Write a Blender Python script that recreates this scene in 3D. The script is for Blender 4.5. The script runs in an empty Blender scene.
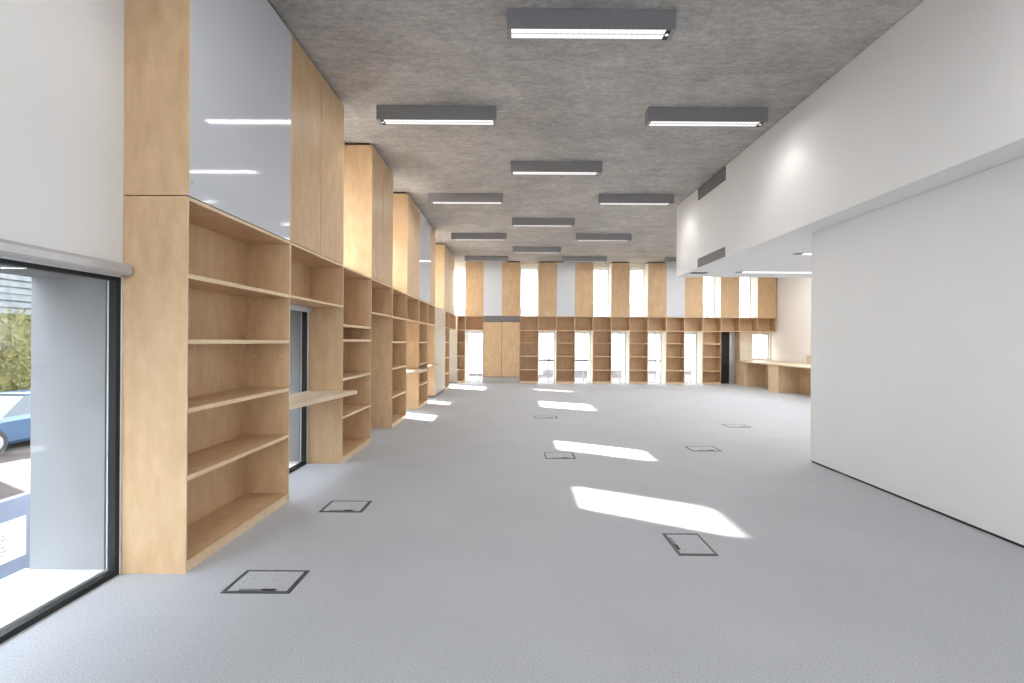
import bpy, bmesh, math, random
from mathutils import Vector
random.seed(7)
sc = bpy.context.scene
COL = sc.collection

# ------------------------------------------------------------------ dimensions
F_PX = 495.0           # focal length in pixels of the 1024 px frame
HC = 1.40              # camera height
XF = -1.958            # front plane of the joinery along the left wall
XW = -2.345            # inner face of the left wall
XO = -2.86             # outer face of the left wall
YF = 16.62             # front plane of the joinery along the far wall
YW = 17.01             # inner face of the far wall
YO = 17.62
ZC = 4.10              # ceiling
BAY = 0.6144           # far wall bay
X0 = 0.779             # left edge of far bay number 0
DEP = 0.384            # joinery depth
CUB = 1.795            # underside cubby board, top face
TOP = 2.255            # top of lower joinery
def bx(i): return X0 + BAY * i

# ------------------------------------------------------------------ materials
def new_mat(name):
    m = bpy.data.materials.new(name); m.use_nodes = True
    nt = m.node_tree; b = nt.nodes['Principled BSDF']
    return m, nt, b
def ramp(nt, stops):
    r = nt.nodes.new('ShaderNodeValToRGB'); e = r.color_ramp.elements
    while len(e) < len(stops): e.new(0.5)
    for k, (p, c) in enumerate(stops):
        e[k].position = p; e[k].color = (c[0], c[1], c[2], 1)
    return r
def coords(nt, scale, which='Object'):
    tc = nt.nodes.new('ShaderNodeTexCoord'); mp = nt.nodes.new('ShaderNodeMapping')
    mp.inputs['Scale'].default_value = scale
    nt.links.new(tc.outputs[which], mp.inputs['Vector'])
    return mp.outputs['Vector']
def noise(nt, vec, scale, detail=3, rough=0.5):
    n = nt.nodes.new('ShaderNodeTexNoise'); n.inputs['Scale'].default_value = scale
    n.inputs['Detail'].default_value = detail; n.inputs['Roughness'].default_value = rough
    if vec is not None: nt.links.new(vec, n.inputs['Vector'])
    return n.outputs['Fac']
def mixc(nt, fac, a, b, mode='MIX'):
    m = nt.nodes.new('ShaderNodeMix'); m.data_type = 'RGBA'; m.blend_type = mode
    for sock, v in ((m.inputs[0], fac), (m.inputs[6], a), (m.inputs[7], b)):
        if isinstance(v, (int, float)): sock.default_value = v
        elif isinstance(v, tuple): sock.default_value = (v[0], v[1], v[2], 1)
        else: nt.links.new(v, sock)
    return m.outputs[2]
def bump(nt, b, h, strength, dist=0.01):
    u = nt.nodes.new('ShaderNodeBump'); u.inputs['Strength'].default_value = strength
    u.inputs['Distance'].default_value = dist
    nt.links.new(h, u.inputs['Height']); nt.links.new(u.outputs['Normal'], b.inputs['Normal'])
def plain(name, col, rough=0.6, metal=0.0, var=0.04, scale=6.0, spec=0.5):
    m, nt, b = new_mat(name)
    n = noise(nt, coords(nt, (1, 1, 1)), scale, 4)
    r = ramp(nt, [(0.3, tuple(c * (1 - var) for c in col)), (0.7, tuple(min(1, c * (1 + var)) for c in col))])
    nt.links.new(n, r.inputs['Fac']); nt.links.new(r.outputs['Color'], b.inputs['Base Color'])
    b.inputs['Roughness'].default_value = rough; b.inputs['Metallic'].default_value = metal
    b.inputs['Specular IOR Level'].default_value = spec
    return m
def ply(name, c0, c1, rough=0.45):
    m, nt, b = new_mat(name)
    oi = nt.nodes.new('ShaderNodeObjectInfo')
    v = coords(nt, (1, 1, 1))
    add = nt.nodes.new('ShaderNodeVectorMath'); add.operation = 'MULTIPLY_ADD'
    nt.links.new(v, add.inputs[0]); add.inputs[1].default_value = (1, 1, 1)
    sx = nt.nodes.new('ShaderNodeVectorMath'); sx.operation = 'SCALE'
    sx.inputs[0].default_value = (37, 21, 13); nt.links.new(oi.outputs['Random'], sx.inputs['Scale'])
    nt.links.new(sx.outputs[0], add.inputs[2])
    mp = nt.nodes.new('ShaderNodeMapping'); mp.inputs['Scale'].default_value = (4, 4, 1.3)
    nt.links.new(add.outputs[0], mp.inputs['Vector'])
    n1 = noise(nt, mp.outputs['Vector'], 3.0, 5, 0.6)
    mp2 = nt.nodes.new('ShaderNodeMapping'); mp2.inputs['Scale'].default_value = (60, 60, 4)
    nt.links.new(add.outputs[0], mp2.inputs['Vector'])
    n2 = noise(nt, mp2.outputs['Vector'], 2.0, 3)
    mp3 = nt.nodes.new('ShaderNodeMapping'); mp3.inputs['Scale'].default_value = (1.2, 1.2, 1.0)
    nt.links.new(add.outputs[0], mp3.inputs['Vector'])
    n3 = noise(nt, mp3.outputs['Vector'], 3.2, 4, 0.7)
    r = ramp(nt, [(0.25, c0), (0.75, c1)]); nt.links.new(n1, r.inputs['Fac'])
    r2 = ramp(nt, [(0.3, (0.94, 0.94, 0.94)), (0.7, (1.0, 1.0, 1.0))]); nt.links.new(n2, r2.inputs['Fac'])
    r3 = ramp(nt, [(0.35, (0.93, 0.91, 0.88)), (0.65, (1.0, 1.0, 1.0))]); nt.links.new(n3, r3.inputs['Fac'])
    c = mixc(nt, 1.0, r.outputs['Color'], r2.outputs['Color'], 'MULTIPLY')
    c = mixc(nt, 1.0, c, r3.outputs['Color'], 'MULTIPLY')
    nt.links.new(c, b.inputs['Base Color'])
    b.inputs['Roughness'].default_value = rough; b.inputs['Specular IOR Level'].default_value = 0.35
    return m
PLY = ply('birch_plywood', (0.565, 0.38, 0.215), (0.70, 0.50, 0.312))
EDGE = ply('birch_lipping', (0.70, 0.52, 0.33), (0.80, 0.63, 0.43))
PALE = ply('whitewashed_plywood', (0.60, 0.53, 0.43), (0.70, 0.63, 0.53))
CTOP = ply('pale_counter_ply', (0.66, 0.52, 0.38), (0.76, 0.63, 0.48))
WHITE = plain('white_plaster', (0.80, 0.80, 0.80), 0.75, var=0.015, scale=1.5, spec=0.25)
WARMW = plain('warm_white_plaster', (0.84, 0.82, 0.80), 0.75, var=0.015, scale=1.5, spec=0.25)
BLACK = plain('black_frame_metal', (0.010, 0.011, 0.012), 0.6, var=0.1)
LTFRAME = plain('pale_frame_metal', (0.55, 0.57, 0.60), 0.4)
DGREY = plain('dark_grey_metal', (0.175, 0.178, 0.187), 0.42, var=0.05)
RIM = plain('dark_floor_box_rim', (0.075, 0.077, 0.08), 0.5)
MGREY = plain('mid_grey_grille', (0.21, 0.21, 0.22), 0.5)
VGREY = plain('vent_grey', (0.27, 0.265, 0.26), 0.5)
PGREY = plain('pale_grey_grille', (0.45, 0.44, 0.43), 0.5)
BLIND = plain('grey_blind_metal', (0.52, 0.53, 0.56), 0.35, metal=0.3)
SHADOWGAP = plain('painted_recess_shade', (0.05, 0.045, 0.04), 0.8)  # near-black put in for the shade in gaps above and between doors
CONC = plain('smooth_reveal_concrete', (0.27, 0.272, 0.285), 0.8, var=0.06, scale=3)
SILL = plain('pale_stone_sill', (0.78, 0.79, 0.77), 0.6)
BOARDW = plain('glossy_white_glass_board', (0.60, 0.62, 0.67), 0.06, var=0.005, spec=0.16)
GREYPANEL = plain('satin_grey_white_panel', (0.60, 0.63, 0.67), 0.25, var=0.01)
REVEAL = plain('cream_reveal', (0.82, 0.78, 0.70), 0.7)
SCREW = plain('steel_fixing', (0.4, 0.4, 0.42), 0.3, metal=0.8)
HOLE = plain('pin_hole_dark', (0.12, 0.08, 0.05), 0.9)

def carpet():
    m, nt, b = new_mat('grey_carpet_tiles')
    v = coords(nt, (1, 1, 1))
    n1 = noise(nt, v, 900, 2); n2 = noise(nt, v, 130, 3, 0.7); n3 = noise(nt, v, 1.3, 3)
    br = nt.nodes.new('ShaderNodeTexBrick'); nt.links.new(v, br.inputs['Vector'])
    br.offset = 0.0; br.inputs['Scale'].default_value = 1.0
    br.inputs['Brick Width'].default_value = 0.5; br.inputs['Row Height'].default_value = 0.5
    br.inputs['Mortar Size'].default_value = 0.0015; br.inputs['Mortar Smooth'].default_value = 1.0
    br.inputs['Color1'].default_value = (0.505, 0.517, 0.545, 1); br.inputs['Color2'].default_value = (0.515, 0.527, 0.555, 1)
    br.inputs['Mortar'].default_value = (0.465, 0.47, 0.49, 1)
    r1 = ramp(nt, [(0.3, (0.86, 0.86, 0.86)), (0.7, (1.08, 1.08, 1.08))]); nt.links.new(n1, r1.inputs['Fac'])
    r2 = ramp(nt, [(0.32, (0.74, 0.745, 0.75)), (0.68, (1.16, 1.16, 1.16))]); nt.links.new(n2, r2.inputs['Fac'])
    r3 = ramp(nt, [(0.3, (0.96, 0.96, 0.96)), (0.7, (1.02, 1.02, 1.02))]); nt.links.new(n3, r3.inputs['Fac'])
    c = mixc(nt, 1.0, br.outputs['Color'], r1.outputs['Color'], 'MULTIPLY')
    c = mixc(nt, 1.0, c, r2.outputs['Color'], 'MULTIPLY'); c = mixc(nt, 1.0, c, r3.outputs['Color'], 'MULTIPLY')
    nt.links.new(c, b.inputs['Base Color']); b.inputs['Roughness'].default_value = 0.95
    b.inputs['Specular IOR Level'].default_value = 0.12
    bump(nt, b, n2, 0.25, 0.004)
    return m
CARPET = carpet()
def concrete():
    m, nt, b = new_mat('board_marked_concrete')
    v = coords(nt, (1, 1, 1))
    vs = coords(nt, (1.0, 7.0, 1.0)); vt = coords(nt, (1.0, 1.3, 1.0))
    n1 = noise(nt, v, 0.9, 6, 0.65); n2 = noise(nt, vs, 1.6, 6, 0.72); n3 = noise(nt, vt, 2.6, 7, 0.75); n4 = noise(nt, coords(nt, (0.8, 1.6, 1)), 16, 5, 0.8)
    r1 = ramp(nt, [(0.25, (0.34, 0.325, 0.31)), (0.5, (0.455, 0.435, 0.415)), (0.75, (0.56, 0.54, 0.515))])
    nt.links.new(n1, r1.inputs['Fac'])
    r2 = ramp(nt, [(0.3, (0.86, 0.86, 0.86)), (0.7, (1.08, 1.08, 1.08))]); nt.links.new(n2, r2.inputs['Fac'])
    r3 = ramp(nt, [(0.3, (0.82, 0.82, 0.82)), (0.7, (1.12, 1.12, 1.12))]); nt.links.new(n3, r3.inputs['Fac'])
    r4 = ramp(nt, [(0.34, (0.76, 0.76, 0.76)), (0.66, (1.2, 1.2, 1.2))]); nt.links.new(n4, r4.inputs['Fac'])
    c = r1.outputs['Color']
    for r in (r2, r3, r4): c = mixc(nt, 1.0, c, r.outputs['Color'], 'MULTIPLY')
    nt.links.new(c, b.inputs['Base Color']); b.inputs['Roughness'].default_value = 0.8
    bump(nt, b, n2, 0.15, 0.01)
    return m
CEIL = concrete()
def glass():
    m = bpy.data.materials.new('window_glass'); m.use_nodes = True; nt = m.node_tree; nt.nodes.clear()
    out = nt.nodes.new('ShaderNodeOutputMaterial'); t = nt.nodes.new('ShaderNodeBsdfTransparent')
    t.inputs['Color'].default_value = (0.95, 0.97, 0.97, 1)
    g = nt.nodes.new('ShaderNodeBsdfGlossy'); g.inputs['Roughness'].default_value = 0.01
    lw = nt.nodes.new('ShaderNodeLayerWeight'); lw.inputs['Blend'].default_value = 0.5
    pw = nt.nodes.new('ShaderNodeMath'); pw.operation = 'POWER'; nt.links.new(lw.outputs['Facing'], pw.inputs[0]); pw.inputs[1].default_value = 5
    fr = nt.nodes.new('ShaderNodeMath'); fr.operation = 'MULTIPLY_ADD'; nt.links.new(pw.outputs[0], fr.inputs[0])
    fr.inputs[1].default_value = 0.95; fr.inputs[2].default_value = 0.03
    mx = nt.nodes.new('ShaderNodeMixShader')
    nt.links.new(fr.outputs[0], mx.inputs[0]); nt.links.new(t.outputs[0], mx.inputs[1]); nt.links.new(g.outputs[0], mx.inputs[2])
    nt.links.new(mx.outputs[0], out.inputs[0])
    return m
GLASS = glass()
def emit(name, col, s):
    m = bpy.data.materials.new(name); m.use_nodes = True; nt = m.node_tree; nt.nodes.clear()
    out = nt.nodes.new('ShaderNodeOutputMaterial'); e = nt.nodes.new('ShaderNodeEmission')
    e.inputs['Color'].default_value = (*col, 1); e.inputs['Strength'].default_value = s
    nt.links.new(e.outputs[0], out.inputs[0]); return m
LAMP = emit('lit_diffuser', (1.0, 0.98, 0.95), 1.3)
LAMP2 = emit('lit_soffit_strip', (1.0, 0.98, 0.95), 2.0)
LAMPG = plain('grey_lamp_housing', (0.27, 0.272, 0.285), 0.45, var=0.03)
LOUVRE = plain('bright_louvre_blades', (0.72, 0.72, 0.74), 0.3)

# ------------------------------------------------------------------ builders
class MB:
    def __init__(s): s.v = []; s.f = []; s.m = []; s.mats = []
    def mi(s, mat):
        if mat not in s.mats: s.mats.append(mat)
        return s.mats.index(mat)
    def box(s, x0, x1, y0, y1, z0, z1, mat, front=None):
        """axis aligned box; `front` = material of the face looking to -y"""
        b = len(s.v)
        for z in (z0, z1):
            for (x, y) in ((x0, y0), (x1, y0), (x1, y1), (x0, y1)): s.v.append((x, y, z))
        faces = [(0, 3, 2, 1), (4, 5, 6, 7), (0, 1, 5, 4), (1, 2, 6, 5), (2, 3, 7, 6), (3, 0, 4, 7)]
        for k, f in enumerate(faces):
            s.f.append([b + i for i in f]); s.m.append(s.mi(front if (front and k == 2) else mat))
        return s
    def prism(s, pts, z0, z1, mat):
        b = len(s.v); n = len(pts)
        for z in (z0, z1):
            for (x, y) in pts: s.v.append((x, y, z))
        s.f.append([b + i for i in range(n)][::-1]); s.m.append(s.mi(mat))
        s.f.append([b + n + i for i in range(n)]); s.m.append(s.mi(mat))
        for i in range(n):
            j = (i + 1) % n
            s.f.append([b + i, b + j, b + n + j, b + n + i]); s.m.append(s.mi(mat))
        return s
    def tube(s, p0, p1, r, mat, n=16):
        p0 = Vector(p0); p1 = Vector(p1); d = (p1 - p0).normalized()
        a = d.orthogonal().normalized(); c = d.cross(a); b = len(s.v)
        for p in (p0, p1):
            for k in range(n):
                t = 2 * math.pi * k / n
                s.v.append(tuple(p + a * math.cos(t) * r + c * math.sin(t) * r))
        s.f.append([b + i for i in range(n)][::-1]); s.m.append(s.mi(mat))
        s.f.append([b + n + i for i in range(n)]); s.m.append(s.mi(mat))
        for i in range(n):
            j = (i + 1) % n
            s.f.append([b + i, b + j, b + n + j, b + n + i]); s.m.append(s.mi(mat))
        return s
    def build(s, name, parent=None, bevel=0.0, off=(0, 0, 0)):
        me = bpy.data.meshes.new(name)
        me.from_pydata([(x - off[0], y - off[1], z - off[2]) for x, y, z in s.v], [], s.f)
        for m in s.mats: me.materials.append(m)
        for p, k in zip(me.polygons, s.m): p.material_index = k
        bm = bmesh.new(); bm.from_mesh(me); bmesh.ops.recalc_face_normals(bm, faces=bm.faces)
        if bevel:
            bmesh.ops.bevel(bm, geom=list(bm.edges), offset=bevel, segments=2, affect='EDGES', clamp_overlap=True)
        bm.to_mesh(me); bm.free()
        o = bpy.data.objects.new(name, me); COL.objects.link(o)
        if parent is not None: o.parent = parent
        return o
def B(*a, **k): return MB().box(*a, **k)
def root(name, label, cat, loc, rz=0.0, group=None):
    o = bpy.data.objects.new(name, None); COL.objects.link(o)
    o.empty_display_size = 0.2; o.location = loc; o.rotation_euler = (0, 0, rz)
    o['label'] = label; o['category'] = cat
    if group: o['group'] = group
    return o
def tag(o, label, cat, group=None):
    o['label'] = label; o['category'] = cat
    if group: o['group'] = group
    return o
def struct(mb, name, parent=None, **k):
    o = mb.build(name, parent, **k)
    if parent is None: o['kind'] = 'structure'
    return o
def copy_tree(o, parent=None):
    c = o.copy(); COL.objects.link(c)
    if parent is not None: c.parent = parent
    for ch in list(o.children): copy_tree(ch, c)
    return c
R90 = math.pi / 2
LEFT = R90       # local x -> world +y, local y -> world -x

# ------------------------------------------------------------------ shell
struct(B(XW - 0.02, 9.1, -3.9, YW + 0.02, -0.2, 0.0, CARPET), 'floor')
struct(B(XO, 9.3, -4.2, YO, ZC, ZC + 0.3, CEIL), 'ceiling')

def wall_grid(name, u0, u1, z0, z1, holes, t0, t1, axis, mat):
    """solid wall with rectangular holes: u runs along the wall, t through it"""
    us = sorted({u0, u1, *[h[0] for h in holes], *[h[1] for h in holes]})
    mb = MB()
    for a, b in zip(us, us[1:]):
        m = (a + b) / 2; z = z0
        for h in sorted([h for h in holes if h[0] < m < h[1]], key=lambda q: q[2]):
            if h[2] > z + 1e-6: mb.box(*((t0, t1, a, b) if axis == 'x' else (a, b, t0, t1)), z, h[2], mat)
            z = h[3]
        if z < z1: mb.box(*((t0, t1, a, b) if axis == 'x' else (a, b, t0, t1)), z, z1, mat)
    return struct(mb, name)

YB = [2.954, 4.307, 5.627, 6.738, 7.897, 8.955, 10.115, 11.14, 12.11, 13.90, 14.80, 16.35]
left_low = [(-2.4, 2.948, 0.0, 1.775), (YB[1] + .02, YB[2] - .02, 0.0, 1.77), (YB[5] + .02, YB[6] - .02, 0.0, 1.66),
            (YB[7] + .02, YB[8] - .02, 0.0, 1.66), (YB[10] + .02, YB[11] - .02, 0.0, 1.77)]
left_up = [(5.627, 6.738, 2.26, 3.95), (7.897, 8.955, 2.26, 3.95), (12.11, 13.65, 2.26, 3.95), (15.92, 16.58, 2.26, 3.95)]
wall_grid('wall_left', -3.9, YO, -0.0, ZC, left_low + left_up, XO, XW, 'x', WHITE)
far_low = [(bx(i) + .02, bx(i + 1) - .02, 0.0, 1.72) for i in (-4, 0, 2, 4, 6, 8)]
far_up = [(bx(i) + .01, bx(i + 1) - .01, 2.26, 3.94) for i in (-5, -1, 3, 5, 9, 11)]
far_odd = [(8.18, 8.76, 0.86, 1.72)]
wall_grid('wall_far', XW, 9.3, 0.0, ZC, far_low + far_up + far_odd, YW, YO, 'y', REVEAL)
wall_grid('wall_wing', 5.65, YW, 0, ZC, [(10.6, 13.4, 1.1, 3.7)], 8.8, 9.3, 'x', WARMW)
# the long white partition on the right with a dark skirting gap
wr = struct(B(3.5, 3.75, -3.9, 5.853, 0.022, 2.70, WHITE), 'wall_right')
struct(B(3.512, 3.74, -3.88, 5.84, 0.0, 0.022, BLACK), 'baseboard_right')
struct(B(3.75, 8.8, 5.65, 5.853, 0.0, 2.70, WHITE), 'wall_return')
wall_grid('wall_back', XW, 3.5, 0.0, ZC, [(-1.9, 0.4, 0.5, 3.6), (0.9, 3.0, 0.5, 2.6)], -3.9, -3.5, 'y', WHITE)
# bulkhead: core, three face panels with fine joints
bh = MB()
bh.box(3.205, 8.8, -3.5, 9.8, 2.702, ZC, WHITE)
struct(bh, 'wall_bulkhead')
fp = MB()
for a, b in ((-3.5, 7.518), (7.522, 8.648), (8.652, 9.8)):
    fp.box(3.19, 3.2045, a, b, 2.70, ZC - 0.004, WHITE)
struct(fp, 'trim_bulkhead_face')
struct(B(3.19, 8.8, 9.8005, 9.812, 2.70, ZC - 0.004, WHITE), 'trim_bulkhead_end')
struct(B(XO - .05, XW - .08, -2.4, 2.948, -0.12, 0.03, SILL), 'trim_sill')
rv = MB()
for (a, b, c, d) in left_low:
    for y0_, y1_ in ((a, a + .012), (b - .012, b)): rv.box(XO - .01, XW - .085, y0_, y1_, c + .03, d, CONC)
    rv.box(XO - .01, XW - .085, a + .012, b - .012, d - .012, d, CONC)
struct(rv, 'trim_reveal')

# ------------------------------------------------------------------ windows
wn = [0]
def window(axis, u0, u1, z0, z1, t, fmat, fw=0.045, fd=0.06, mull=(), trans=(), sign=1):
    """frame and pane set in a hole; t = inner face of the frame"""
    wn[0] += 1
    n = 'window_%d' % wn[0]
    e = bpy.data.objects.new(n, None); COL.objects.link(e); e['kind'] = 'structure'
    e.location = ((t, (u0 + u1) / 2, z0) if axis == 'x' else ((u0 + u1) / 2, t, z0))
    off = tuple(e.location)
    def bb(mb, a, b, t0, t1, z_0, z_1, m):
        t0, t1 = sorted((t0, t1))
        mb.box(*((t0, t1, a, b) if axis == 'x' else (a, b, t0, t1)), z_0, z_1, m)
    f = MB(); t2 = t + sign * fd
    bb(f, u0, u0 + fw, t, t2, z0, z1, fmat); bb(f, u1 - fw, u1, t, t2, z0, z1, fmat)
    bb(f, u0 + fw, u1 - fw, t, t2, z0, z0 + fw, fmat); bb(f, u0 + fw, u1 - fw, t, t2, z1 - fw, z1, fmat)
    for q in mull: bb(f, q - .012, q + .012, t + sign * .01, t2, z0 + fw, z1 - fw, fmat)
    f.build('window_frame', e, off=off)
    if trans:
        g = MB()
        for q in trans: bb(g, u0 + fw, u1 - fw, t - sign * .03, t + sign * .02, q - .022, q + .022, BLACK)
        g.build('guard_rail', e, off=off)
    p = MB(); bb(p, u0 + fw - .004, u1 - fw + .004, t + sign * (fd * .5), t + sign * (fd * .5 + .012), z0 + fw - .004, z1 - fw + .004, GLASS)
    p.build('pane', e, off=off)
for k, (a, b, c, d) in enumerate(left_low):
    window('x', a, b, c, d, XW - (0.004 if k == 0 else 0.01), BLACK, fw=0.032, fd=0.045, sign=-1)
for a, b, c, d in left_up: window('x', a, b, c, d, XW - 0.16, LTFRAME, fw=0.03, sign=-1)
for (a, b, c, d), i in zip(far_low, (-4, 0, 2, 4, 6, 8)):
    window('y', a, b, c, d, YW + 0.10, LTFRAME, fw=0.03, fd=.05, mull=(a + .36,), trans=((0.76,) if i in (0, 2, 6) else ()))
for a, b, c, d in far_up: window('y', a, b, c, d, YW + 0.12, LTFRAME, fw=0.03, fd=.05, mull=(a + .36,) if a > 1 else ())
for a, b, c, d in far_odd: window('y', a, b, c, d, YW + 0.08, LTFRAME, fw=0.025, mull=(a + .27,))
window('x', 10.6, 13.4, 1.1, 3.7, 8.9, LTFRAME, mull=())  # unseen window added to bring daylight into the counter wing
window('y', -1.9, 0.4, 0.5, 3.6, -3.6, BLACK, sign=-1, mull=(-.75,)); window('y', 0.9, 3.0, 0.5, 2.6, -3.6, BLACK, sign=-1, mull=(1.95,))  # unseen windows added to bring in daylight from behind

ln = MB()  # cream panels added over the plywood alcove sides to imitate daylight on them
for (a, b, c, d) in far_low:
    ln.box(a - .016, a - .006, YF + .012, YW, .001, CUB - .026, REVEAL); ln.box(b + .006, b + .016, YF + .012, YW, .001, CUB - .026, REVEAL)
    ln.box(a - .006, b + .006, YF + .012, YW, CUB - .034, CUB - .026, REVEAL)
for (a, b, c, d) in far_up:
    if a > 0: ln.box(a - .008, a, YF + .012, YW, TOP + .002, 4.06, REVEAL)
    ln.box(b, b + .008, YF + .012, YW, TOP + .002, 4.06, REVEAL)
struct(ln, 'trim_daylit_panels')

# ------------------------------------------------------------------ joinery
T = 0.011
def put(w, side, u0):
    """root location for a unit of width w whose left edge is at u0"""
    if side == 'left': return (XF, u0 + w / 2, 0), LEFT
    return (u0 + w / 2, YF, 0), 0.0
def bookcase(side, u0, u1, shelves, label, group, d=DEP, pins=False):
    w = u1 - u0 - 0.002; loc, rz = put(u1 - u0, side, u0)
    e = root('bookcase', label, 'bookcase', loc, rz, group); o = (w / 2, 0, 0)
    for s in (0, 1):
        x = 0 if s == 0 else w - T
        mb = B(x, x + T, 0, d, 0, TOP, PLY, front=EDGE)
        if pins:
            for zz in [0.14 + 0.064 * k for k in range(27)]:
                for yy in (0.06, d - 0.09):
                    xx = T if s == 0 else w - T
                    mb.tube((xx - .0004, yy, zz), (xx + .0004, yy, zz), .004, HOLE, 6)
        mb.build('side_panel', e, off=o)
    B(T, w - T, d - .012, d - .001, .06, TOP - .022, PLY).build('back_panel', e, off=o)
    B(T, w - T, .0, d - .012, TOP - .022, TOP, PLY, front=EDGE).build('top_panel', e, off=o)
    B(T, w - T, .0, d - .012, .05, .07, PLY, front=EDGE).build('bottom_panel', e, off=o)
    B(T, w - T, .004, .022, .0, .05, PLY, front=EDGE).build('plinth', e, off=o)
    for z in shelves:
        B(T, w - T, .003, d - .012, z - .028, z, PLY, front=EDGE).build('shelf', e, off=o)
    return e
def cubby(side, u0, u1, label, group, d=DEP, z0=CUB - .022, divs=()):
    w = u1 - u0 - 0.002; loc, rz = put(u1 - u0, side, u0); loc = (loc[0], loc[1], z0)
    e = root('cubby_shelf', label, 'shelf', loc, rz, group); o = (w / 2, 0, z0)
    for x in (0, w - T): B(x, x + T, 0, d, z0 + .022, TOP - .022, PLY, front=EDGE).build('side_panel', e, off=o)
    for q in divs: B(q - T, q + T, 0, d - .012, z0 + .022, TOP - .022, PLY, front=EDGE).build('divider', e, off=o)
    B(0, w, d - .012, d - .001, z0 + .022, TOP - .022, PLY).build('back_panel', e, off=o)
    B(0, w, 0, d, z0, z0 + .022, PLY, front=EDGE).build('bottom_panel', e, off=o)
    B(0, w, 0, d, TOP - .022, TOP, PLY, front=EDGE).build('top_panel', e, off=o)
    return e
UZ0, UZ1 = 2.262, 4.062
def upper(side, u0, u1, label, group, doors=1, mat=None, cat='cabinet', d=DEP, gaps=None):
    w = u1 - u0 - 0.003; loc, rz = put(u1 - u0, side, u0); loc = (loc[0], loc[1], UZ0)
    board = mat in (BOARDW, GREYPANEL)
    name = 'panel_cabinet' if board else 'wall_cupboard'
    e = root(name, label, cat, loc, rz, group); o = (w / 2, 0, UZ0)
    q = .012 if side == 'left' else 0.0
    cb = B(0, w, .019, d, UZ0, UZ1, PLY, front=SHADOWGAP)
    if q: cb.box(0, q, 0, .019, UZ0, UZ1, PLY, front=EDGE).box(w - q, w, 0, .019, UZ0, UZ1, PLY, front=EDGE)
    cb.build('carcass', e, off=o)
    B(.02, w - .02, .05, d, UZ1, ZC - .001, SHADOWGAP).build('gap_shade_strip', e, off=o)  # dark strip stands in for the shaded gap under the ceiling
    m = mat or PLY
    for k in range(doors):
        a = w * k / doors + ((q + .001 if q else 0) if k == 0 else .005); b = w * (k + 1) / doors - ((q + .001 if q else 0) if k == doors - 1 else .005)
        dr = B(a, b, 0, .017, UZ0, UZ1, m).build('glass_front' if board else 'door', e, off=o)
        if board and side == 'left':
            dr['label'] = 'glossy grey white glass panel'
            for zz in (UZ0 + .09, UZ1 - .3):
                MB().tube((a + .025, -.004, zz), (a + .025, .0, zz), .008, SCREW, 12).build('fixing', dr, off=o)
    return e

GL = 'plywood joinery along the left wall'
bookcase('left', YB[0], YB[1], (CUB, 1.40, .985, .58), 'tall plywood bookcase nearest the camera, beside the big black-framed window', 'tall plywood bookcases on the left wall', pins=True)
bookcase('left', YB[2], YB[3], (1.585, 1.415, .965, .53), 'tall plywood bookcase just past the first desk alcove, with a narrow slot between two shelves', 'tall plywood bookcases on the left wall', pins=True)
bookcase('left', YB[4], YB[5], (CUB, 1.39, .96, .50), 'tall plywood bookcase past the dark empty alcove on the left wall', 'tall plywood bookcases on the left wall')
bookcase('left', YB[6], YB[7], (CUB, 1.38, .93, .76, .49), 'narrow tall plywood bookcase between the two far desk alcoves of the left wall', 'tall plywood bookcases on the left wall')
bookcase('left', YB[9], YB[10], (CUB, 1.38, .93, .48), 'farthest tall plywood bookcase of the left wall, past the pale full-height cupboard', 'tall plywood bookcases on the left wall')
cubby('left', YB[1], YB[2], 'open plywood cubby shelf over the nearest desk alcove', 'cubby shelves bridging the left alcoves')
cubby('left', YB[3], YB[4], 'open plywood cubby shelf over the dark alcove without a desk', 'cubby shelves bridging the left alcoves')
cubby('left', YB[5], YB[6], 'open plywood cubby shelf over the second desk alcove on the left', 'cubby shelves bridging the left alcoves')
cubby('left', YB[7], YB[8], 'open plywood cubby shelf over the third desk alcove, before the pale cupboard', 'cubby shelves bridging the left alcoves')
cubby('left', YB[10], YB[11], 'open plywood cubby shelf over the last left alcove, next to the far corner', 'cubby shelves bridging the left alcoves')
# pale full height cupboard
w = YB[9] - YB[8] - .002; loc, rz = put(YB[9] - YB[8], 'left', YB[8])
e = root('tall_cupboard', 'pale whitewashed full-height cupboard set in the left wall shelving', 'cupboard', loc, rz); o = (w / 2, 0, 0)
B(0, w, .019, DEP, .07, TOP, PLY).build('carcass', e, off=o)
B(0.0, w, .05, DEP, 0, .069, DGREY).build('plinth', e, off=o)
for k in range(3): B(w * k / 3 + .002, w * (k + 1) / 3 - .002, 0, .017, .07, TOP, PALE).build('door', e, off=o)

UG = 'upper wall cupboards along the left wall'
upper('left', YB[0], YB[1], 'big glossy grey-white panel cabinet above the nearest bookcase', 'glossy panel cabinets on the left wall', 1, BOARDW)
upper('left', YB[1], YB[2], 'plywood upper cupboard with two doors right beside the big glossy panel', UG, 2)
upper('left', YB[3], YB[4], 'plywood upper cupboard with two doors, second block from the camera over the dark alcove', UG, 2)
upper('left', YB[5], YB[6], 'plywood upper cupboard in the third block, before the smaller glossy panel', UG, 1)
upper('left', YB[6], 11.40, 'smaller glossy grey panel cabinet in the third upper block of the left wall', 'glossy panel cabinets on the left wall', 1, BOARDW)
upper('left', 11.40, YB[8], 'narrow plywood upper cupboard just past the smaller glossy panel', UG, 1)
upper('left', 13.65, 15.90, 'last upper cupboard of the left wall, beside the far corner window', UG, 2, ply('light_plywood', (0.62, .47, .31), (.72, .57, .40)))

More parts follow.
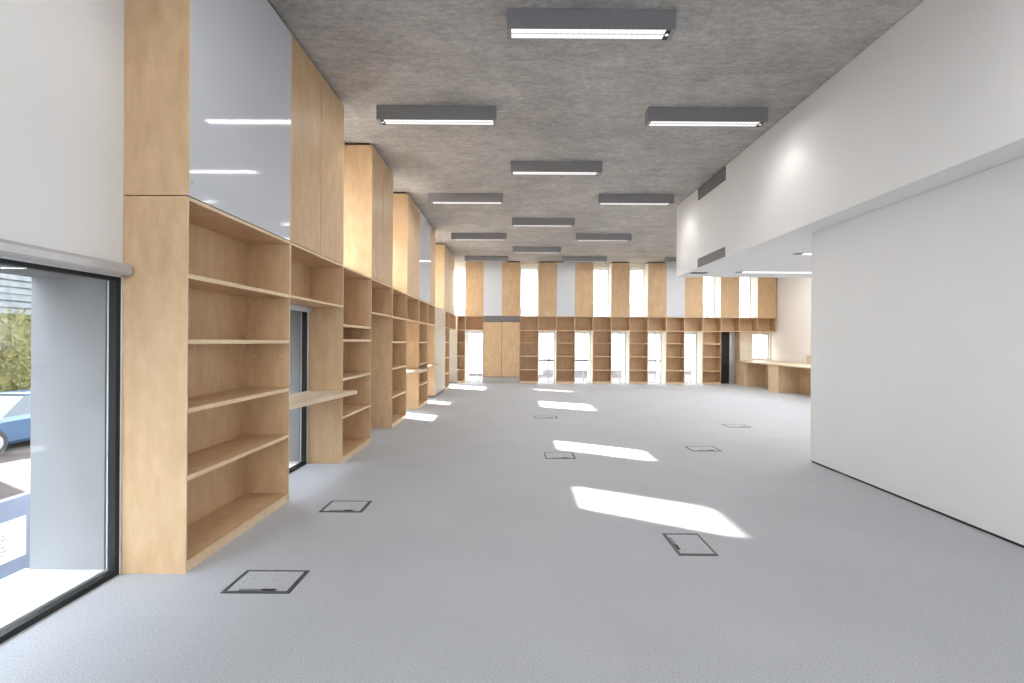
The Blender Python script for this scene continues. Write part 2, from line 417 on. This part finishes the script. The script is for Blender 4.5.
# desks, splayed front edge
def desk(y0, y1, label):
    e = root('alcove_desk', label, 'desk', (XW + .2, (y0 + y1) / 2, 0.0), 0, 'plywood desks in the left alcoves'); o = (XW + .2, (y0 + y1) / 2, 0)
    pts = [(XW + .004, y0 + .004), (XF - .002, y0 + .004)]
    xe = -1.807
    pts += [(XF + .004, y0 + .02)]
    for k in range(1, 7):
        t = k / 6; pts.append((XF + (xe - XF) * t, y0 + (y1 - y0) * (0.05 + 0.95 * t)))
    pts += [(xe, y1 + .05), (XF + .002, y1 + .05), (XF + .002, y1 - .004), (XW + .004, y1 - .004)]
    MB().prism(pts, .79, .83, CTOP).build('desktop', e, off=o)
    for a in (y0 + .004, y1 - .026):
        B(XW + .06, XF - .06, a, a + .022, .75, .789, PLY).build('bearer', e, off=o)
desk(YB[1], YB[2], 'plywood desk shelf with splayed front in the alcove nearest the camera')
desk(YB[5], YB[6], 'plywood desk shelf in the second desk alcove, half way down the left wall')
desk(YB[7], YB[8], 'plywood desk shelf in the third alcove, just before the pale cupboard')

# far wall
FB = 'tall plywood bookcases on the far wall'
SH = (CUB, 1.37, .92, .46)
bookcase('far', -2.335 + .39, bx(-4), SH, 'far-wall bookcase tucked in the left corner, left of the first low window', FB)
names = {-1: 'far-wall bookcase touching the right side of the double-door cupboard',
         1: 'far-wall bookcase between the first and second low windows right of the cupboard',
         3: 'far-wall bookcase between the second and third low windows right of the cupboard',
         5: 'far-wall bookcase between the third and fourth low windows right of the cupboard',
         7: 'far-wall bookcase between the fourth and fifth low windows right of the cupboard',
         9: 'far-wall bookcase between the rightmost low window and the black doorway'}
for i, l in names.items(): bookcase('far', bx(i), bx(i + 1), SH, l, FB)
FC = 'cubby shelves over the far wall windows'
cn = {-4: 'open cubby over the low window left of the double-door cupboard', 0: 'open cubby over the first low window right of the cupboard',
      2: 'open cubby over the second low window right of the cupboard', 4: 'open cubby over the third low window right of the cupboard',
      6: 'open cubby over the fourth low window right of the cupboard', 8: 'open cubby over the fifth low window, last before the doorway',
      10: 'open cubby over the black doorway on the far wall', 11: 'open cubby right of the doorway cubby, above the counter niche',
      12: 'rightmost open cubby of the far wall, against the white side wall'}
for i, l in cn.items(): cubby('far', bx(i), bx(i + 1) - (.004 if i == 12 else 0), l, FC)
FU = 'upper panels of the far wall'
un = {-4: 'far-wall upper plywood cupboard, first on the left beside the corner window', -2: 'far-wall upper plywood cupboard between the left grey panel and the tall window',
      0: 'far-wall upper plywood cupboard left of the second grey panel', 2: 'far-wall upper plywood cupboard right of the second grey panel',
      4: 'far-wall upper plywood cupboard between the two middle upper windows', 6: 'far-wall upper plywood cupboard left of the third grey panel',
      8: 'far-wall upper plywood cupboard right of the third grey panel', 10: 'far-wall upper plywood cupboard between the two rightmost windows',
      12: 'far-wall upper plywood cupboard at the right end by the white wall'}
for i, l in un.items(): upper('far', bx(i), bx(i + 1) - (.004 if i == 12 else 0), l, FU, 1)
gn = {-3: 'grey-white upper panel above the double-door cupboard on the far wall', 1: 'second grey-white upper panel of the far wall, near its middle',
      7: 'third grey-white upper panel of the far wall, partly behind the white bulkhead'}
for i, l in gn.items(): upper('far', bx(i), bx(i + 1), l, 'grey panels of the far wall', 1, GREYPANEL)
# double door cupboard
a, b = bx(-3), bx(-1); w = b - a - .002
e = root('double_cupboard', 'wide plywood cupboard with two doors and grey grilles on the far wall', 'cupboard', ((a + b) / 2, YF - .03, 0)); o = (w / 2, 0, 0)
B(0, w, .02, DEP + .03, .2, 2.06, PLY, front=SHADOWGAP).build('carcass', e, off=o)
B(.0, w, .06, DEP + .03, .0, .199, PGREY).build('plinth', e, off=o)
for k in range(2): B(w * k / 2 + .006, w * (k + 1) / 2 - .006, 0, .018, .215, 2.05, PLY).build('door', e, off=o)
g = MB(); g.box(0, w, .06, DEP + .03, 2.061, TOP, PGREY)
for k in range(6): g.box(0, w, .03, .06, 2.075 + k * .03, 2.088 + k * .03, MGREY)
g.build('grille', e, off=o)
# doorway bay
dr = bpy.data.objects.new('door_1', None); COL.objects.link(dr); dr['kind'] = 'structure'; dr.location = (7.2, YW, 0)
B(6.93, 7.35, YW - .03, YW - .002, 0, CUB - .024, BLACK).build('door_leaf', dr, off=(7.2, YW, 0))
B(7.352, 7.535, YW - .05, YW - .002, 0, CUB - .024, BLIND).build('door_jamb', dr, off=(7.2, YW, 0))
tag(B(7.54, 7.558, YF, YW - .002, 0, CUB - .024, PLY, front=EDGE).build('upright_panel', bevel=.001), 'narrow plywood upright panel between the black doorway and the counter', 'panel')

# counter along the wing wall
e = root('counter', 'long pale plywood counter with knee spaces along the white side wall', 'counter', (8.1, 13.5, 0)); o = (8.1, 13.5, 0)
B(7.40, 8.796, 10.4, 16.60, .765, .80, CTOP).build('countertop', e, off=o)
B(7.57, 8.796, 16.60, 17.005, .765, .80, CTOP).build('countertop_return', e, off=o)
B(8.774, 8.796, 10.4, 14.9, .801, 1.04, CTOP).build('upstand', e, off=o)
for (p, q) in ((15.97, 16.59), (13.94, 14.50), (11.6, 12.2)):
    pd = B(7.42, 8.78, p, q, .0, .764, EDGE).build('pedestal', e, off=o)
for (p, q) in ((14.51, 15.96), (12.21, 13.93)):
    B(8.0, 8.02, p, q, .0, .764, PLY).build('modesty_panel', e, off=o)

# ------------------------------------------------------------------ blind above the near window
e = root('roller_blind', 'slim grey rolled-up blind casing along the top of the big left window', 'blind', (XW + .03, .3, 1.775)); o = (XW + .03, .3, 1.775)
mb = MB()
prof = [(XW + .002, 1.775), (XW + .055, 1.775), (XW + .068, 1.79), (XW + .068, 1.825), (XW + .055, 1.843), (XW + .002, 1.843)]
bs = len(mb.v)
for y in (-2.5, 2.945):
    for (x, z) in prof: mb.v.append((x, y, z))
n = len(prof); k = mb.mi(BLIND)
mb.f.append(list(range(n))); mb.m.append(k); mb.f.append(list(range(2 * n - 1, n - 1, -1))); mb.m.append(k)
for i in range(n):
    j = (i + 1) % n; mb.f.append([i, j, n + j, n + i]); mb.m.append(k)
mb.build('casing', e, off=o)
B(XW + .02, XW + .032, -2.45, 2.90, 1.762, 1.776, LTFRAME).build('hem_bar', e, off=o)
e = root('alcove_blind', 'small pale blind casing at the head of the nearest alcove window', 'blind', (XW + .03, 4.97, 1.73)); o = (XW + .03, 4.97, 1.73)
B(XW + .004, XW + .05, 4.33, 5.60, 1.725, 1.770, LTFRAME).build('casing', e, off=o, bevel=.006)
B(XW + .02, XW + .03, 4.34, 5.59, 1.712, 1.724, BLIND).build('hem_bar', e, off=o)

# ------------------------------------------------------------------ ceiling lights
def light_proto(label):
    L, W, H = 1.372, .15, .163
    e = root('ceiling_light', label, 'ceiling light', (0, 0, ZC), 0, 'grey rectangular ceiling lights'); z0 = -H
    h = MB(); t = .006
    h.box(-L / 2, L / 2, -W / 2, -W / 2 + t, z0, -.002, LAMPG); h.box(-L / 2, L / 2, W / 2 - t, W / 2, z0, -.002, LAMPG)
    h.box(-L / 2, -L / 2 + .035, -W / 2 + t, W / 2 - t, z0, -.002, LAMPG); h.box(L / 2 - .035, L / 2, -W / 2 + t, W / 2 - t, z0, -.002, LAMPG)
    h.box(-L / 2 + .035, L / 2 - .035, -W / 2 + t, W / 2 - t, z0 + .02, -.002, LAMPG)
    h.build('housing', e)
    B(-L / 2 + .036, L / 2 - .075, -W / 2 + t, W / 2 - t, z0 + .012, z0 + .019, LAMP).build('diffuser', e)
    lv = MB()
    for k in range(26):
        x = -L / 2 + .036 + (L - .111) * (k + .5) / 26
        lv.box(x - .0015, x + .0015, -W / 2 + t, W / 2 - t, z0 + .001, z0 + .011, LOUVRE)
    lv.box(-L / 2 + .036, L / 2 - .075, -.0015, .0015, z0 + .001, z0 + .011, LOUVRE)
    lv.build('louvre', e)
    s = MB(); s.box(L / 2 - .074, L / 2 - .036, -W / 2 + t, W / 2 - t, z0 + .002, z0 + .019, BLACK)
    s.build('spot_module', e)
    s = MB(); s.tube((L / 2 - .055, 0, z0 - .001), (L / 2 - .055, 0, z0 + .003), .014, LAMP, 14); s.build('spot_lens', e)
    return e
lights = []
C0 = .605
rows_c = [4.085, 7.47, 10.87, 14.15]; rows_s = [5.75, 9.10, 12.40, 15.70]
ordn = ['nearest', 'second', 'third', 'fourth']
spec = []
for k, y in enumerate(rows_c): spec.append((C0, y, 0, ['ceiling light nearest the camera, cropped by the top of the photo', 'second ceiling light of the centre row', 'third ceiling light of the centre row', 'farthest ceiling light of the centre row'][k]))
for k, y in enumerate(rows_s):
    spec.append((-.92, y, math.pi, ['nearest ceiling light of the left row, by the plywood cupboards', 'second ceiling light of the left row', 'third ceiling light of the left row', 'farthest ceiling light of the left row, near the far wall'][k]))
for k, y in enumerate(rows_s):
    spec.append((2.20, y, 0, ['nearest ceiling light of the right row, beside the white bulkhead', 'second ceiling light of the right row, by the end of the bulkhead', 'third ceiling light of the right row', 'farthest ceiling light of the right row, near the far wall'][k]))
spec.append((5.42, 15.70, 0, 'ceiling light half hidden behind the end of the white bulkhead'))
protoL = None
for x, y, rz, lab in spec:
    if protoL is None: o = protoL = light_proto(lab)
    else: o = copy_tree(protoL)
    o['label'] = lab; o.location = (x, y, ZC - .001); o.rotation_euler = (0, 0, rz)
    sgn = 1 if rz == 0 else -1
    lights.append((x + sgn * (.686 - .055), y))
for x, y in [(C0, .70), (-.92, 2.40), (2.20, 2.40), (-.88, -.95), (2.1, -.95)]: lights.append((x + (.6 if x > 0 else -.6), y))  # unseen lamps added to continue the rows, with no housings
for k, (x, y) in enumerate(lights):
    l = bpy.data.lights.new('spot_lamp', 'SPOT'); l.energy = 9; l.spot_size = math.radians(112); l.spot_blend = .5
    l.shadow_soft_size = .02; l.color = (1, .96, .90)
    o = bpy.data.objects.new('spot_lamp', l); COL.objects.link(o); o.location = (x, y, ZC - .175)
for x, y, rz, lab in spec + [(C0, .70, 0, ''), (-.92, 2.40, 0, ''), (2.20, 2.40, 0, ''), (-.88, -.95, 0, ''), (2.1, -.95, 0, '')]:  # last entries are the unseen added lamps without fixtures
    l = bpy.data.lights.new('tube_and_fill_lamp', 'AREA'); l.shape = 'RECTANGLE'; l.size = 1.18; l.size_y = .09; l.energy = 9; l.color = (1, .98, .95)
    o = bpy.data.objects.new('tube_and_fill_lamp', l); COL.objects.link(o); o.location = (x, y, ZC - .168)
# recessed strips in the soffit
for y, lab in ((9.09, 'long recessed light strip at the far edge of the white soffit'), (7.19, 'recessed light strip in the soffit, mostly hidden by the white wall')):
    e = root('recessed_light', lab, 'ceiling light', (5.2, y, 2.70)); o = (5.2, y, 2.70)
    B(4.17, 6.3, y - .04, y + .04, 2.692, 2.6995, LAMP2).build('diffuser', e, off=o)
    B(4.05, 4.165, y - .04, y + .04, 2.692, 2.6995, DGREY).build('spot_module', e, off=o)
for y, x0_, x1_ in ((9.09, 4.17, 6.3), (7.19, 4.17, 6.3)):
    l = bpy.data.lights.new('strip_lamp', 'AREA'); l.shape = 'RECTANGLE'; l.size = x1_ - x0_; l.size_y = .07; l.energy = 30; l.color = (1, .97, .93)
    o = bpy.data.objects.new('strip_lamp', l); COL.objects.link(o); o.location = ((x0_ + x1_) / 2, y, 2.689)
for x_, y_ in ((5.42, 12.4), (7.0, 14.1), (7.0, 11.0)):  # unseen fill lamps added to brighten the counter wing, no fixtures
    l = bpy.data.lights.new('tube_and_fill_lamp', 'AREA'); l.shape = 'RECTANGLE'; l.size = 1.18; l.size_y = .09; l.energy = 46; l.color = (1, .98, .95)
    o = bpy.data.objects.new('tube_and_fill_lamp', l); COL.objects.link(o); o.location = (x_, y_, ZC - .168)
# vents
def vent(z0, z1, lab):
    e = root('air_vent', lab, 'vent', (3.18, 8.085, z0)); o = (3.18, 8.085, z0)
    fr = MB(); fr.box(3.178, 3.1895, 7.53, 8.64, z0, z0 + .012, MGREY); fr.box(3.178, 3.1895, 7.53, 8.64, z1 - .012, z1, MGREY)
    fr.box(3.178, 3.1895, 7.53, 7.545, z0 + .012, z1 - .012, MGREY); fr.box(3.178, 3.1895, 8.625, 8.64, z0 + .012, z1 - .012, MGREY)
    fr.build('frame', e, off=o)
    g = MB(); g.box(3.186, 3.1895, 7.545, 8.625, z0 + .012, z1 - .012, MGREY)
    n = int((z1 - z0 - .03) / .012)
    for k in range(n): g.box(3.180, 3.186, 7.545, 8.625, z0 + .016 + k * .012, z0 + .022 + k * .012, VGREY)
    g.build('grille', e, off=o)
vent(3.88, 4.085, 'grey air vent at the top of the bulkhead under the ceiling')
vent(2.712, 2.86, 'grey air vent along the bottom edge of the bulkhead')
e = root('soffit_vent', 'small grey vent on the underside of the bulkhead near its end', 'vent', (3.4, 9.2, 2.69)); o = (3.4, 9.2, 2.69)
B(3.26, 3.56, 9.13, 9.27, 2.688, 2.6995, MGREY).build('frame', e, off=o)
g = MB()
for k in range(6): g.box(3.28, 3.54, 9.145 + k * .02, 9.155 + k * .02, 2.684, 2.688, DGREY)
g.build('grille', e, off=o)

# ------------------------------------------------------------------ floor boxes
def floor_box(x0, x1, y0, y1, lab, turned=False):
    cx, cy = (x0 + x1) / 2, (y0 + y1) / 2
    e = root('floor_box', lab, 'floor box', (cx, cy, 0.0), 0, 'floor boxes in the carpet'); w, d = (x1 - x0) / 2, (y1 - y0) / 2
    if turned: w, d = d, w; e.rotation_euler = (0, 0, -R90)
    t = .020
    f = MB()
    f.box(-w, w, -d, -d + t, .0005, .005, RIM); f.box(-w, w, d - t * .6, d, .0005, .005, RIM)
    f.box(-w, -w + t, -d + t, d - t * .6, .0005, .005, RIM); f.box(w - t * 1.3, w, -d + t, d - t * .6, .0005, .005, RIM)
    f.build('rim', e)
    B(-w + t + .002, w - t * 1.3 - .002, -d + t + .002, d - t * .6 - .002, .0005, .004, CARPET).build('lid', e)
    B(-w * .55, w * .55, -d + t, -d + t + .020, .004, .0065, DGREY).build('cable_flap', e)
    B(w * .12, w * .50, -d + t + .001, -d + t + .019, .0066, .009, BLACK).build('handle', e)
floor_box(-1.616, -1.235, 2.73, 3.00, 'floor box nearest the camera, in front of the first bookcase')
floor_box(-1.588, -1.235, 4.03, 4.31, 'floor box beside the first desk alcove')
floor_box(1.085, 1.345, 3.25, 3.62, 'floor box at the near tip of the largest sunlit patch', True)
floor_box(.37, .74, 5.92, 6.24, 'floor box just left of the second sunlit patch')
floor_box(2.29, 2.68, 6.38, 6.66, 'floor box right of the second sunlit patch, left of the white wall end')
floor_box(3.55, 3.93, 8.20, 8.48, 'floor box farthest right, near the counter')
floor_box(.37, .79, 9.05, 9.33, 'farthest floor box, before the third sunlit patch')

# ------------------------------------------------------------------ outside
GZ = -1.5
def ground():
    m, nt, b = new_mat('street_ground')
    v = coords(nt, (1, 1, 1)); n = noise(nt, v, 1.2, 6, .7); n2 = noise(nt, v, 20, 4, .7)
    r = ramp(nt, [(.35, (.028, .015, .012)), (.65, (.05, .032, .027))]); nt.links.new(n, r.inputs['Fac'])
    r2 = ramp(nt, [(.3, (.8, .8, .8)), (.7, (1.1, 1.1, 1.1))]); nt.links.new(n2, r2.inputs['Fac'])
    nt.links.new(mixc(nt, 1, r.outputs['Color'], r2.outputs['Color'], 'MULTIPLY'), b.inputs['Base Color']); b.inputs['Roughness'].default_value = .9
    return m
o = B(-60, 60, -40, 90, GZ - .2, GZ, ground()).build('street_ground'); o['kind'] = 'structure'
def leafy():
    m, nt, b = new_mat('hedge_leaves')
    v = coords(nt, (1, 1, 1)); n = noise(nt, v, 5, 5, .75)
    r = ramp(nt, [(.3, (.025, .03, .008)), (.5, (.09, .085, .02)), (.7, (.17, .145, .05))]); nt.links.new(n, r.inputs['Fac'])
    nt.links.new(r.outputs['Color'], b.inputs['Base Color']); b.inputs['Roughness'].default_value = .8
    return m
HX = -17.5
bm = bmesh.new(); rnd = random.Random(3)
def leafquad(c, n, s):
    a = n.orthogonal().normalized(); c2 = n.cross(a)
    ang = rnd.uniform(0, 6.28); u = a * math.cos(ang) + c2 * math.sin(ang); v_ = n.cross(u)
    vs = [bm.verts.new(c + u * s), bm.verts.new(c + v_ * s * .45), bm.verts.new(c - u * s), bm.verts.new(c - v_ * s * .45)]
    bm.faces.new(vs)
# solid body with a lumpy face plus loose leaves over it
ny, nz = 60, 16
grid = []
for i in range(ny + 1):
    row = []
    for j in range(nz + 1):
        t = j / nz; y = 11.4 + 13 * i / ny; z = GZ + .02 + 3.75 * t
        bulge = .45 * math.sin(math.pi * min(1, t * 1.05)) + rnd.uniform(-.09, .09)
        row.append(bm.verts.new((HX + bulge, y, z)))
    grid.append(row)
for i in range(ny):
    for j in range(nz): bm.faces.new((grid[i][j], grid[i + 1][j], grid[i + 1][j + 1], grid[i][j + 1]))
back = [(bm.verts.new((HX - .8, 11.4 + 13 * i / ny, GZ + .02)), bm.verts.new((HX - .8, 11.4 + 13 * i / ny, GZ + 3.7))) for i in range(ny + 1)]
for i in range(ny):
    bm.faces.new((back[i][0], back[i][1], back[i + 1][1], back[i + 1][0]))
    bm.faces.new((grid[i][nz], grid[i + 1][nz], back[i + 1][1], back[i][1]))
for k in (0, ny):
    for j in range(0, 1): bm.faces.new([grid[k][q] for q in range(nz + 1)] + [back[k][1], back[k][0]])
for k in range(5000):
    t = rnd.random(); y = rnd.uniform(11.4, 24.4)
    c = Vector((HX + .45 * math.sin(math.pi * t) + rnd.uniform(0, .16), y, GZ + .1 + 3.75 * t + rnd.uniform(-.05, .1)))
    leafquad(c, Vector((1, rnd.uniform(-.8, .8), rnd.uniform(-.4, 1))).normalized(), rnd.uniform(.05, .11))
me = bpy.data.meshes.new('hedge'); bm.to_mesh(me); bm.free(); me.materials.append(leafy())
h = bpy.data.objects.new('hedge', me); COL.objects.link(h); tag(h, 'yellow-green leafy hedge seen through the big left window', 'hedge')
# weathered timber clad building behind the hedge
CL = plain('weathered_cladding', (.13, .14, .145), .8, var=.25, scale=2)
e = root('street_building', 'grey timber-clad building behind the hedge outside the left window', 'building', (-22, 19, GZ)); o = (-22, 19, GZ)
B(-25, -20.5, 17.4, 29, GZ, 5.5, CL).build('wall', e, off=o)
B(-27, -12.0, -14, 10.95, GZ, 11.1, CL).build('shading_wing_wall', e, off=o)  # unseen wing added to shade the low left windows
B(-27.2, -11.9, -14.2, 11.05, 11.1, 11.3, LTFRAME).build('shading_wing_roof', e, off=o)  # roof of the added shading wing
g = MB()
for k in range(18): g.box(-20.5, -20.44 + .03 * (k % 3), 10, 29, GZ + 2.2 + k * .28, GZ + 2.42 + k * .28, CL)
g.build('cladding', e, off=o)
B(-25.3, -20.1, 17.43, 29.3, 5.5, 5.75, LTFRAME).build('roof', e, off=o)
# parked blue car
BLUE = plain('blue_car_paint', (.03, .065, .12), .25, var=.03, spec=.6)
CG = plain('dark_car_glass', (.03, .04, .05), .1); TY = plain('tyre_rubber', (.02, .02, .02), .8); CHR = plain('wheel_alloy', (.4, .4, .42), .3, metal=.7)
cx, cy = -13.6, 13.4
e = root('parked_car', 'blue car parked in front of the hedge outside the left window', 'car', (cx, cy, GZ)); 
def car_loft(secs, name, mat, parent):
    mb = MB(); k = mb.mi(mat); n = len(secs[0])
    for s_ in secs: mb.v += s_
    for a in range(len(secs) - 1):
        for i in range(n):
            j = (i + 1) % n; mb.f.append([a * n + i, a * n + j, (a + 1) * n + j, (a + 1) * n + i]); mb.m.append(k)
    mb.f.append(list(range(n))); mb.m.append(k); mb.f.append([(len(secs) - 1) * n + i for i in range(n)][::-1]); mb.m.append(k)
    return mb.build(name, parent, bevel=.0)
def sec(y, hw, zb, zt): return [(-hw, y, zb + .08), (-hw * .93, y, zb), (hw * .93, y, zb), (hw, y, zb + .08), (hw, y, zt - .1), (hw * .9, y, zt), (-hw * .9, y, zt), (-hw, y, zt - .1)]
car_loft([sec(-2.1, .70, .35, .62), sec(-1.95, .84, .25, .76), sec(-1.1, .88, .22, .90), sec(0, .88, .22, .92), sec(1.3, .88, .22, .95), sec(1.95, .84, .26, .92), sec(2.08, .74, .36, .80)], 'body', BLUE, e)
car_loft([[(-.76, -1.0, .90), (.76, -1.0, .90), (.75, -.99, .91), (-.75, -.99, .91)], [(-.78, -.3, .90), (.78, -.3, .90), (.62, -.3, 1.38), (-.62, -.3, 1.38)],
          [(-.78, 1.2, .92), (.78, 1.2, .92), (.62, 1.0, 1.40), (-.62, 1.0, 1.40)], [(-.76, 1.85, .92), (.76, 1.85, .92), (.74, 1.84, .93), (-.74, 1.84, .93)]], 'cabin_glass', CG, e)
B(-.60, .60, -.28, 1.0, 1.375, 1.42, BLUE).build('roof', e, bevel=.015)
for sx in (-1, 1):
    for yy in (-1.3, 1.3):
        wl = MB().tube((sx * .70, yy, .32), (sx * .90, yy, .32), .32, TY, 24).build('wheel', e)
        MB().tube((sx * .895, yy, .32), (sx * .91, yy, .32), .2, CHR, 20).build('hubcap', wl)
# low board with a white poster outside
SB = plain('slate_blue_board', (.16, .19, .27), .6); PW = plain('white_poster', (.62, .64, .66), .6); INK = plain('grey_ink', (.25, .26, .3), .7)
e = root('notice_board', 'low slate-blue board carrying a white poster outside the left window', 'board', (-6.05, 5.4, GZ)); o = (-6.05, 5.4, GZ)
B(-6.1, -6.0, 4.4, 6.42, GZ, -.52, SB).build('board', e, off=o)
pp = B(-6.0, -5.992, 4.7, 6.08, -1.25, -.77, PW).build('poster', e, off=o)
g = MB()
for k in range(7): g.box(-5.992, -5.990, 5.78, 5.80 + .025 * ((k * 5) % 3), -1.16 + k * .045, -1.14 + k * .045, INK)
g.build('lettering', pp, off=o)
# buildings beyond the far wall
PB = plain('pale_render', (.52, .54, .57), .8); PWN = plain('grey_blue_window', (.36, .42, .48), .3)  # panes in an even grey-blue close to the wall tone
def building(x0, x1, y0, z1, lab):
    e = root('office_building', lab, 'building', ((x0 + x1) / 2, y0 + 4, GZ), 0, 'pale buildings beyond the far windows'); o = tuple(e.location)
    B(x0, x1, y0, y0 + 8, GZ, z1, PB).build('wall', e, off=o)
    B(x0 - .2, x1 + .2, y0 - .2, y0 + 8.2, z1, z1 + .3, LTFRAME).build('roof', e, off=o)
    x = x0 + 1
    while x < x1 - 1.5:
        z = GZ + 1
        while z < z1 - 1.6:
            fr = B(x, x + 1.3, y0 - .04, y0, z, z + 1.4, PWN).build('window', e, off=o)
            z += 2.6
        x += 2.6
building(-8, 2.5, 44, 4.2, 'pale building seen through the windows at the left of the far wall')
building(6, 22, 50, 5.0, 'pale building seen through the windows at the right of the far wall')

# ------------------------------------------------------------------ light
sd = Vector((1, -.57, -.884)).normalized()
s = bpy.data.lights.new('sun', 'SUN'); s.energy = 42; s.angle = math.radians(1.5); s.color = (1, .96, .90)
so = bpy.data.objects.new('sun', s); COL.objects.link(so); so.rotation_euler = sd.to_track_quat('-Z', 'Y').to_euler(); so.location = (-20, 20, 20)
w = bpy.data.worlds.new('sky'); sc.world = w; w.use_nodes = True; nt = w.node_tree; bg = nt.nodes['Background']
tc = nt.nodes.new('ShaderNodeTexCoord'); sp = nt.nodes.new('ShaderNodeSeparateXYZ'); nt.links.new(tc.outputs['Generated'], sp.inputs[0])
r = ramp(nt, [(0.0, (.97, .98, 1.0)), (.6, (.82, .89, 1.0))]); nt.links.new(sp.outputs['Z'], r.inputs['Fac'])
nt.links.new(r.outputs['Color'], bg.inputs['Color']); bg.inputs['Strength'].default_value = 10.0

# ------------------------------------------------------------------ camera
cam = bpy.data.cameras.new('camera'); cam.sensor_width = 36; cam.lens = F_PX / 1024 * 36
cam.shift_x = -3 / 1024; cam.shift_y = 0.0; cam.clip_start = .05; cam.clip_end = 500
co = bpy.data.objects.new('camera', cam); COL.objects.link(co)
from mathutils import Matrix
co.matrix_world = Matrix.Translation((0, 0, HC)) @ Matrix.Rotation(R90, 4, 'X') @ Matrix.Rotation(math.radians(0.36), 4, 'Z')
sc.camera = co
sc.view_settings.view_transform = 'Standard'; sc.view_settings.look = 'None'; sc.view_settings.gamma = 1
sc.view_settings.use_curve_mapping = False; sc.view_settings.exposure = 0.05
sc.cycles.max_bounces = 10; sc.cycles.diffuse_bounces = 8; sc.cycles.transparent_max_bounces = 12
sc.cycles.use_denoising = True; sc.cycles.sample_clamp_indirect = 8.0
